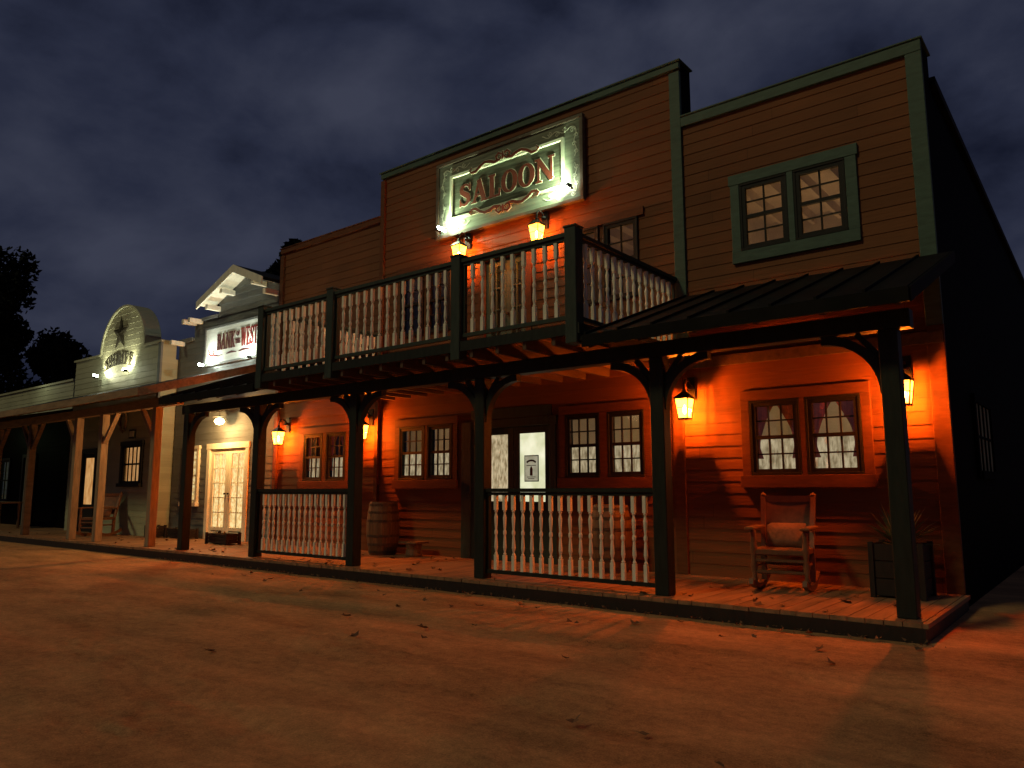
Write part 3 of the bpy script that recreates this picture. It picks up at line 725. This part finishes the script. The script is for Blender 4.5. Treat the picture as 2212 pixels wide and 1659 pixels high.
mb.box(a0,a1,y-.06,y,b1-.05,b1);mb.box(a0,a1,y-.06,y,b0,b0+.05);mb.box(a0,a0+.05,y-.06,y,b0+.05,b1-.05);mb.box(a1-.05,a1,y-.06,y,b0+.05,b1-.05);part('frame',mb,M['gray'],bs)
mb=MB();word(mb,'BANK',-16.02,-15.26,4.40,.38,y-.0405,.01);part('lettering',mb,M['blackletter'],bs)
mb=MB();word(mb,'OF',-15.22,-15.08,4.64,.11,y-.0405,.008);word(mb,'THE',-15.25,-15.05,4.47,.11,y-.0405,.008);part('small_lettering',mb,M['blackletter'],bs)
mb=MB();word(mb,'WEST',-15.03,-14.39,4.38,.42,y-.0405,.01);part('lettering',mb,M['redletter'],bs)
mb=MB();mb.stroke([(-16.36,4.45),(-16.33,4.34),(-16.24,4.29),(-16.15,4.32),(-16.14,4.39),(-16.2,4.41)],[.02,.035,.04,.03,.025,.015],y-.05,y-.0405);mb.stroke([(-16.14,4.30),(-15.95,4.26),(-15.8,4.28)],[.03,.02,.01],y-.051,y-.0405)
part('red_scroll',mb,M['redletter'],bs)
mb=MB();mb.stroke([(-15.6,4.29),(-15.4,4.31),(-15.2,4.29)],[.02,.05,.02],y-.048,y-.0405);mb.stroke([(-15.1,4.29),(-14.9,4.31),(-14.7,4.29)],[.02,.05,.02],y-.048,y-.0405);part('ornament',mb,M['blackletter'],bs)
flood(-16.40,yW-.23,4.08,(-15.8,yW-.19,4.5),72,(.90,1,.84));flood(-14.45,yW-.23,4.08,(-15.0,yW-.19,4.5),72,(.90,1,.84))

# ------------------------------------------------ sheriff building
sy=8.83
sh=thing('sheriff_building',(-20.3,sy,0),'cream clapboard sheriff office with round-topped false front','building')
sx0,sx1=-22.8,-17.9
sops=[(-19.53,-18.6,1.40,2.33),(-21.85,-21.1,DZ,2.2)]
mb=MB();siding(mb,sx0,sx1,DZ,4.80,sy,sops)
cx,cz,rx,rz=-19.98,4.82,1.22,1.17
z=4.80
while z<cz+rz-.02:
    zt=min(z+.037,cz+rz-.01);q=max(0,((z+zt)/2-cz)/rz);h=rx*math.sqrt(max(0,1-q*q));siding(mb,cx-h,cx+h,z,zt,sy,[]);z=zt
part('wall',mb,M['cream'],sh)
mb=MB();backing(mb,sx0,sx1,0,4.79,sy+.012,sy+.35,sops)
mb.prism([(cx+rx*math.cos(a)*.99,cz+rz*math.sin(a)*.99) for a in np.linspace(0,math.pi,30)],sy+.012,sy+.36)
mb.box(sx1-.1,sx1,sy+.35,14,0,4.4);mb.box(sx0,sx0+.1,sy+.35,14,0,4.4);part('back_wall',mb,M['cream'],sh)
mb=MB()
mb.stroke([(cx+rx*math.cos(a),cz+rz*math.sin(a)) for a in np.linspace(0.02,math.pi-.02,36)],.05,sy-.05,sy+.38)
mb.box(sx0-.04,cx-rx,sy-.06,sy+.38,4.79,4.84);mb.box(cx+rx,sx1+.04,sy-.06,sy+.38,4.79,4.84);part('cornice',mb,M['cream'],sh)
mb=MB();mb.box(sx1-.12,sx1+.01,sy-.04,sy+.012,DZ,4.79);part('corner_trim',mb,M['gray'],sh)
mb=MB();R=.42;pts=[]
for k in range(10):
    a=math.pi/2+k*math.pi/5;r=R if k%2==0 else R*.40;pts.append((-20.15+r*math.cos(a),5.28+r*1.05*math.sin(a)))
c0=(-20.15,5.28)
vs=[(c0[0],sy-.075,c0[1])]+[(x,sy-.03,z) for x,z in pts]+[(x,sy-.005,z) for x,z in pts]
mb.add(vs,[(0,1+k,1+(k+1)%10) for k in range(10)]+[(1+k,11+k,11+(k+1)%10,1+(k+1)%10) for k in range(10)])
part('star_emblem',mb,M['star'],sh)
mb=MB();word(mb,'SHERIFF',-20.95,-19.35,4.33,.30,sy-.024,.012,fn=lambda X:.13-.2*(X+20.15)**2);part('lettering',mb,M['star'],sh)
add_window(sh,-19.53,-18.6,1.40,2.33,sy-.012,M['sash'],cols=4,rows=1,trim=.1,inner=M['shlace'],double=True)
mb=MB();mb.box(-21.95,-21.85,sy-.05,sy+.02,DZ,2.2);mb.box(-21.1,-21.0,sy-.05,sy+.02,DZ,2.2);mb.box(-21.97,-20.98,sy-.055,sy+.02,2.2,2.32)
d=part('door',mb,M['sash'],sh)
l=MB();l.box(-21.845,-21.75,sy,sy+.04,DZ,2.19);l.box(-21.2,-21.105,sy,sy+.04,DZ,2.19);l.box(-21.75,-21.2,sy,sy+.04,DZ,.86);l.box(-21.75,-21.2,sy,sy+.04,2.08,2.19);part('door_leaf',l,M['sash'],d)
l=MB();l.box(-21.75,-21.2,sy+.02,sy+.03,.86,2.08);part('door_glass',l,M['shlace'],d)
for (a,b,c,e) in((-20.9,-20.5,1.35,1.9),(-19.25,-18.95,2.5,2.72)):
    mb=MB();mb.box(a,b,sy-.05,sy-.02,c,e,0);mb.box(a+.04,b-.04,sy-.055,sy-.05,c+.04,e-.04,1);single('wall_notice',mb,[M['sash'],M['paper2']],(a,sy,c),'small dark framed notice fixed to the cream wall','notice')
flood(-21.0,sy-.22,4.22,(-20.4,sy-.14,4.8),80,(1,1,.68));flood(-19.3,sy-.22,4.22,(-19.8,sy-.14,4.8),80,(1,1,.68))

# ------------------------------------------------ timber porch (bank + sheriff)
tp=thing('timber_porch',(-18.5,7.4,DZ),'raw timber porch with braced posts fronting the bank and sheriff','porch')
shed(-23.6,-13.95,3.75,3.05,6.5,M['roofmetal'],'porch_roof',ribs=0,par=tp,ywall=8.75)
mb=MB();mb.box(-23.6,-14.0,yP-.07,yP+.07,2.86,3.04);part('porch_beam',mb,M['woodx'],tp,bevel=.005)
mb=MB();mb.prismx([(6.46,2.93),(9.15,3.76),(9.15,3.92),(6.46,3.09)],-13.92,-13.86);mb.box(-23.6,-13.86,6.43,6.46,2.95,3.09);part('rake_board',mb,M['woodx'],tp)
for i,x in enumerate((-14.87,-17.21,-18.51,-21.2,-23.5)):
    mb=MB();mb.box(x-.075,x+.075,yP-.075,yP+.075,DZ,2.858);po=part('porch_post',mb,M['wood'] if i<3 else M['joist'],tp,bevel=.006)
    for s in(-1,1):
        if (i,s) in ((0,1),(1,-1),(2,1)): continue
        br=MB();br.beam((x+s*.07,yP,2.25),(x+s*.62,yP,2.86),.07,.09,up=(0,1,0));part('brace',br,M['wood'] if i<3 else M['joist'],po)
lp=thing('porch_lamp',(-15.35,yW-.3,2.75),'round white porch lamp above the lit french doors','lamp')
mb=MB();mb.lathe([(.09,0),(.11,.04),(.07,.1),(.0,.12)],(-15.35,yW-.22,3.02),14);mb.box(-15.41,-15.29,yW-.16,yW-.025,3.02,3.1);part('mount',mb,M['white'],lp,smooth=True)
mb=MB();mb.lathe([(.0,-.08),(.07,-.06),(.11,0),(.08,.05),(.03,.07)],(-15.35,yW-.3,2.72),14);part('globe',mb,M['porchbulb'],lp,smooth=True)
mb=MB();mb.lathe([(.02,.08),(.15,.06),(.16,.05)],(-15.35,yW-.3,2.76),14);mb.lathe([(.008,.0),(.008,.22)],(-15.35,yW-.3,2.82),6);part('shade',mb,M['iron'],lp)
light('porch_light','POINT',(-15.35,yW-.48,2.66),130,(1,.56,.19),lp,shadow_soft_size=.06)
mb=MB()
for k in range(40):
    a=2*math.pi*k/40;r=.17+random.uniform(-.02,.02);mb.stroke([(0,0),(.04*math.cos(a+1.2),.04*math.sin(a+1.2)),(.08*math.cos(a+1),.08*math.sin(a+1))],[.008,.02,.004],sy-.06-random.uniform(0,.03),sy-.03,(-19.6+r*math.cos(a)*.8,2.95+r*1.4*math.sin(a)))
single('wall_wreath',mb,M['barrel'],(-19.6,sy-.04,2.95),'twisted dry vine wreath on the cream wall','wreath')

# ------------------------------------------------ far store
st=thing('store_building',(-28,yW,0),'low dark store front with pale clapboard parapet','building')
mb=MB();siding(mb,-34,-23.9,DZ,3.5,yW,[(-29.2,-28.4,.9,2.2),(-27.2,-26.3,DZ,2.25)]);part('lower_wall',mb,M['dark'],st)
mb=MB();siding(mb,-34,-23.9,3.5,4.42,yW,[]);part('parapet',mb,M['cream'],st)
mb=MB();backing(mb,-34,-23.9,0,4.41,yW+.012,yW+.2,[(-29.2,-28.4,.9,2.2),(-27.2,-26.3,DZ,2.25)]);part('back_wall',mb,M['gray'],st)
mb=MB();mb.box(-34,-23.85,yW-.06,yW+.22,4.42,4.48);part('cornice',mb,M['cream'],st)
add_window(st,-29.2,-28.4,.9,2.2,yW-.012,M['sash'],trim=.08,inner=M['greenglow'])
mb=MB();mb.box(-27.3,-27.2,yW-.05,yW+.02,DZ,2.25);mb.box(-26.3,-26.2,yW-.05,yW+.02,DZ,2.25);mb.box(-27.3,-26.2,yW-.05,yW+.02,2.25,2.35);d=part('door',mb,M['sash'],st)
mb=MB();mb.box(-27.19,-26.31,yW+.02,yW+.05,DZ,2.24);part('door_leaf',mb,M['greenglow'],d)
shed(-34,-23.7,3.55,2.95,6.5,M['roofmetal'],'porch_roof',ribs=0,par=st,ywall=yW-.03)
mb=MB();mb.box(-34,-23.7,yP-.07,yP+.07,2.78,2.94);part('porch_beam',mb,M['planterwood'],st)
for x in(-25.2,-27.6,-30.2):
    mb=MB();mb.box(x-.07,x+.07,yP-.07,yP+.07,DZ,2.78);part('porch_post',mb,M['planterwood'],st)
light('store_light','POINT',(-28.5,8.4,3.0),8,(.75,1,.5),st,shadow_soft_size=.1)
light('store_light','POINT',(-26.0,yW-.6,4.6),6,(.9,1,.7),st,shadow_soft_size=.1)

# ------------------------------------------------ props
def barrel(x,y,lab):
    o=thing('barrel',(x,y,DZ),lab,'barrel','wooden barrels on the porch')
    mb=MB();H=.88;pr=[(.225+.055*math.sin(math.pi*t),H*t) for t in np.linspace(0,1,13)]
    mb.lathe(pr,(x,y,DZ),20,caps=False)
    part('staves',mb,M['barrel'],o)
    mb=MB();mb.lathe([(.0,.0),(.215,.0),(.215,.02),(0,.02)],(x,y,DZ+H-.05),20,caps=False);part('barrel_head',mb,M['barrel'],o)
    for t in(.06,.2,.36,.64,.8,.94):
        r=.225+.055*math.sin(math.pi*t)+.005;mb=MB();mb.lathe([(r-.004,-.02),(r,-.02),(r,.02),(r-.004,.02)],(x,y,DZ+H*t),28,caps=False);part('hoop',mb,M['hoop'],o)
barrel(-9.93,8.88,'weathered oak barrel with iron hoops against the saloon wall')
barrel(-5.42,8.88,'weathered oak barrel standing behind the porch railing')
mb=MB();mb.lathe([(.13,0),(.14,.03),(.12,.12),(.14,.2),(.15,.21)],(-9.2,8.9,DZ),12);mb.box(-9.4,-9.0,8.75,9.05,DZ+.212,DZ+.24)
single('wooden_stool',mb,M['barrel'],(-9.2,8.9,DZ),'low wooden stool beside the barrel','stool')

def rocking_chair(loc,rot,lab):
    o=thing('rocking_chair',(0,0,0),lab,'rocking chair','rocking chairs on the porches')
    for sx in(-1,1):
        mb=MB();pts=[(y,.03+.42*(y-.03)**2) for y in np.linspace(-.42,.52,14)]
        for p,q in zip(pts[:-1],pts[1:]): mb.beam((sx*.27,p[0],p[1]),(sx*.27,q[0],q[1]),.045,.06)
        part('rocker',mb,M['chairwood'],o)
        mb=MB();mb.lathe([(r*1.25,z) for r,z in [(.02,0),(.028,.06),(.018,.1),(.03,.2),(.02,.28),(.03,.36),(.028,.42),(.02,.5),(.028,.56),(.018,.59)]],(sx*.27,-.24,.06),10);part('leg',mb,M['chairwood'],o,smooth=True)
        mb=MB();mb.beam((sx*.26,.22,.05),(sx*.26,.24,.42),.055,.055,up=(1,0,0));mb.beam((sx*.26,.24,.42),(sx*.275,.42,1.0),.05,.05,up=(1,0,0));mb.lathe([(.03,0),(.036,.02),(.0,.05)],(sx*.275,.425,1.0),8);part('leg',mb,M['chairwood'],o)
        mb=MB();mb.prism([(-.05,0),(.05,0),(.05,.035),(-.05,.035)],-.36,.27);mb.v=[(v[0]+sx*.285,v[1],v[2]+.645) for v in mb.v];part('armrest',mb,M['chairwood'],o,bevel=.01)
    mb=MB();mb.box(-.28,.28,-.26,.25,.38,.44)
    mb.beam((-.27,-.24,.2),(.27,-.24,.2),.035,.035);mb.beam((-.27,-.24,.32),(.27,-.24,.32),.035,.035);mb.beam((-.25,.23,.25),(.25,.23,.25),.03,.03)
    for sx in(-1,1): mb.beam((sx*.27,-.24,.26),(sx*.25,.23,.26),.03,.03)
    part('seat',mb,M['leather'],o,bevel=.008)
    mb=MB();n=8
    f=lambda u,t:(u,.29+.125*t+.02*(1-(u/.25)**2)-.015,.50+.47*t)
    for i in range(n):
        t0,t1=i/n,(i+1)/n
        for s in range(6):
            u0,u1=-.25+.0833*s,-.25+.0833*(s+1)
            a=f(u0,t0);b=f(u1,t0);c=f(u1,t1);d=f(u0,t1);k=.02
            mb.add([a,b,c,d,(a[0],a[1]+k,a[2]),(b[0],b[1]+k,b[2]),(c[0],c[1]+k,c[2]),(d[0],d[1]+k,d[2])],[(0,1,2,3),(4,7,6,5),(0,4,5,1),(2,6,7,3)])
    mb.beam((-.28,.41,.97),(.28,.41,.97),.035,.07);part('backrest',mb,M['leather'],o)
    mb=MB();n=10;vs=[]
    for side in(1,-1):
        vs=[]
        for i in range(n+1):
            for j in range(n+1):
                u,v=i/n*2-1,j/n*2-1;th=.06*(1-u**4)*(1-v**4)
                vs.append((u*.21,.20-side*th+.05*v,.575+v*.13))
        mb.add(vs,[(i*(n+1)+j,(i+1)*(n+1)+j,(i+1)*(n+1)+j+1,i*(n+1)+j+1) for i in range(n) for j in range(n)])
    part('cushion',mb,M['cushion'],o,smooth=True)
    o.location=loc;o.rotation_euler=(0,0,rot);o.scale=(1.0,1.0,1.0);return o
rc=rocking_chair((-3.0,8.52,DZ),math.radians(9),'wooden rocking chair with cushion on the saloon porch')
copy_tree(rc,(-19.3,8.2,DZ),math.radians(30),label='dark wooden rocking chair on the sheriff office porch')

def planter(x,y,w,d,h,lab,plant,mat='planterwood'):
    o=thing('planter',(x,y,DZ),lab,'planter','planters on the porches')
    mb=MB();n=3
    for k in range(n):
        z0=DZ+.02+h*k/n;z1=DZ+.02+h*(k+1)/n-.008
        mb.box(x-w/2,x+w/2,y-d/2,y-d/2+.02,z0,z1);mb.box(x-w/2,x+w/2,y+d/2-.02,y+d/2,z0,z1);mb.box(x-w/2,x-w/2+.02,y-d/2+.021,y+d/2-.021,z0,z1);mb.box(x+w/2-.02,x+w/2,y-d/2+.021,y+d/2-.021,z0,z1)
    for sx in(-1,1):
        for sy_ in(-1,1): mb.box(x+sx*w/2-.025,x+sx*w/2+.025,y+sy_*d/2-.025,y+sy_*d/2+.025,DZ,DZ+h+.03)
    part('box',mb,M[mat],o,bevel=.003)
    mb=MB();mb.box(x-w/2+.03,x+w/2-.03,y-d/2+.03,y+d/2-.03,DZ+.05,DZ+h-.02);part('soil',mb,M['soil'],o)
    if plant:
        mb=MB()
        for k in range(plant):
            a=random.uniform(0,2*math.pi);el=random.uniform(.15,1.35);Ln=random.uniform(.35,.55) if plant>30 else random.uniform(.1,.2)
            bx=x+random.uniform(-.3,.3)*w;by=y+random.uniform(-.2,.2)*d;pts=[]
            if plant>30: bx,by=x+.02*math.cos(a),y+.02*math.sin(a)
            for t in np.linspace(0,1,5):
                r=min(Ln*t*math.cos(el),.4);pts.append(Vector((bx+r*math.cos(a),by+r*math.sin(a)*.8,DZ+h-.03+Ln*t*math.sin(el)-.12*t*t*math.cos(el))))
            sd=Vector((-math.sin(a),math.cos(a),0));vs=[]
            for p,wd in zip(pts,(.012,.018,.016,.01,.001)): vs+=[p-sd*wd,p+sd*wd]
            mb.add(vs,[(2*i,2*i+1,2*i+3,2*i+2) for i in range(4)])
        single('potted_plant',mb,M['blade'],(x,y,DZ+h),'spiky potted yucca in a wooden planter' if plant>30 else 'small leafy plants in a low planter box','plant')
planter(-1.86,8.70,.46,.46,.52,'tall square wooden planter holding a spiky yucca',90)
planter(-14.35,8.55,.75,.28,.2,'low dark wooden planter box on the bank porch',22)
planter(-16.75,8.95,.9,.25,.2,'low wooden planter box under the bank window',22)
planter(-17.55,8.75,.3,.3,.25,'small wooden planter by the sheriff corner',14)
planter(-29.6,8.2,.8,.3,.3,'low planter box on the dark store porch',22)
tb=thing('wooden_table',(-25.8,8.2,DZ),'dark wooden table on the store porch','table')
mb=MB();mb.box(-26.7,-24.9,7.85,8.55,.86,.9);part('tabletop',mb,M['barrel'],tb)
for sx in(-26.55,-25.05):
    for s2 in(7.95,8.45): mb=MB();mb.lathe([(.03,0),(.04,.1),(.025,.3),(.04,.6),(.04,.71)],(sx,s2,DZ),8);part('leg',mb,M['barrel'],tb)

# leaves
def leafmesh(seed):
    random.seed(seed);mb=MB();n=11;pts=[]
    for k in range(n):
        a=2*math.pi*k/n+random.uniform(-.15,.15);r=random.uniform(.04,.075) if k%2==0 else random.uniform(.028,.045)
        pts.append((r*math.cos(a)*1.15,r*math.sin(a)*.8))
    c=random.uniform(5,11);ph=random.uniform(0,3)
    f=lambda x,y:.008+c*(x*math.cos(ph)+y*math.sin(ph))**2+random.uniform(0,.012)
    mb.add([(0,0,.008)]+[(x,y,f(x,y)) for x,y in pts],[(0,1+k,1+(k+1)%n) for k in range(n)])
    mb.add([(-.08,0,.03),(0,-.002,.008),(0,.002,.008)],[(0,1,2)])
    return mb.mesh('fallen_leaf',M['leaf'])
LM=[leafmesh(i) for i in range(6)]
random.seed(11)
def leaf(x,y,z,s):
    s*=.72
    o=bpy.data.objects.new('fallen_leaf',random.choice(LM));o.location=(x,y,z);o.rotation_euler=(random.uniform(-.3,.3),random.uniform(-.3,.3),random.uniform(0,6.28));o.scale=(s,s,s*.8);COL.objects.link(o)
    o['label']='curled dry brown leaf lying on the porch boards' if z>.1 else 'curled dry brown leaf lying on the packed dirt'
    o['category']='leaf';o['group']='fallen leaves'
for k in range(80): leaf(random.uniform(-14,-1.7),min(9.1,7.15+abs(random.gauss(0,.9))),DZ+.001,random.uniform(.6,1.3))
for k in range(30): leaf(random.uniform(-23,-14),random.uniform(7.2,9.0),DZ+.001,random.uniform(.8,1.4))
for k in range(36): leaf(random.uniform(-11,1.0),6.95-abs(random.gauss(0,.6)),.0,random.uniform(.6,1.3))
for k in range(16): leaf(random.uniform(-6,1.5),random.uniform(3.2,6.6),.0,random.uniform(.6,1.3))
mb=MB()
for k in range(450):
    x=random.uniform(-14,-1.2);y=7.04-abs(random.gauss(0,.10));r=random.uniform(.012,.035);a=random.uniform(0,6.3);z=random.uniform(.0,.01)
    mb.add([(x,y,z),(x+r*math.cos(a),y+r*math.sin(a),z+random.uniform(0,.02)),(x+r*math.cos(a+1.3),y+r*math.sin(a+1.3),z+random.uniform(0,.03))],[(0,1,2)])
single('leaf_litter',mb,M['leaf'],(-7,7,0),'crushed dry leaf litter along the boardwalk edge','leaf litter',kind='stuff')

# ------------------------------------------------ trees
def tree(x,y,h,r,seed,lab,zlo=.2,nc=32):
    random.seed(seed);o=thing('tree',(x,y,0),lab,'tree','dark trees behind the street')
    mb=MB();mb.lathe([(.28,0),(.2,h*.2),(.15,h*.45),(.05,h*.8)],(x,y,0),9)
    cl=[]
    for k in range(nc):
        a=random.uniform(0,6.28);z=h*random.uniform(zlo,.9);rr=r*random.uniform(.15,.75)*(1-.5*abs(z/h-.55));q=(x+rr*math.cos(a),y+rr*math.sin(a),z)
        mb.beam((x,y,z-h*.08),q,.06,.06);cl.append(q)
    cl.append((x,y,h*.93));part('trunk',mb,M['bark'],o)
    c=MB()
    for q in cl:
        R=r*random.uniform(.25,.48)
        for i in range(420):
            d=Vector((random.gauss(0,1),random.gauss(0,1),random.gauss(0,.9)));d=d.normalized()*R*random.random()**.4
            p=Vector(q)+d;s=random.uniform(.11,.22);u=Vector((random.gauss(0,1),random.gauss(0,1),random.gauss(0,1))).normalized();v=u.orthogonal().normalized()
            c.add([p-u*s,p-v*s*.5,p+u*s,p+v*s*.5],[(0,1,2,3)])
    part('crown',c,M['foliage'],o)
tree(-44.2,12.0,14.0,3.1,1,'tall dark leafy tree behind the far store',.3,46)
tree(-42.6,15.4,9.2,2.5,9,'rounded dark leafy tree behind the far store',.3,40)
tree(-24.4,17.0,11.2,1.5,3,'dark tree showing behind the bank gable')

# ------------------------------------------------ front fill light + camera
s=light('front_fill','SUN',(0,0,20),.5,(1,.90,.44),angle=math.radians(8))  # added warm sun standing in for an unseen street light in front
s.rotation_euler=Vector((.25,.72,-.62)).to_track_quat('-Z','Y').to_euler()
cam=bpy.data.cameras.new('camera');co=bpy.data.objects.new('camera',cam);COL.objects.link(co)
cam.sensor_width=36;cam.lens=1640/2212*36;cam.clip_end=2000;cam.clip_start=.05
co.matrix_world=Matrix.Translation((0,0,1.25))@Matrix.Rotation(.6751,4,'Z')@Matrix.Rotation(math.pi/2+.1366,4,'X')@Matrix.Rotation(-.0026,4,'Z')
SC.camera=co
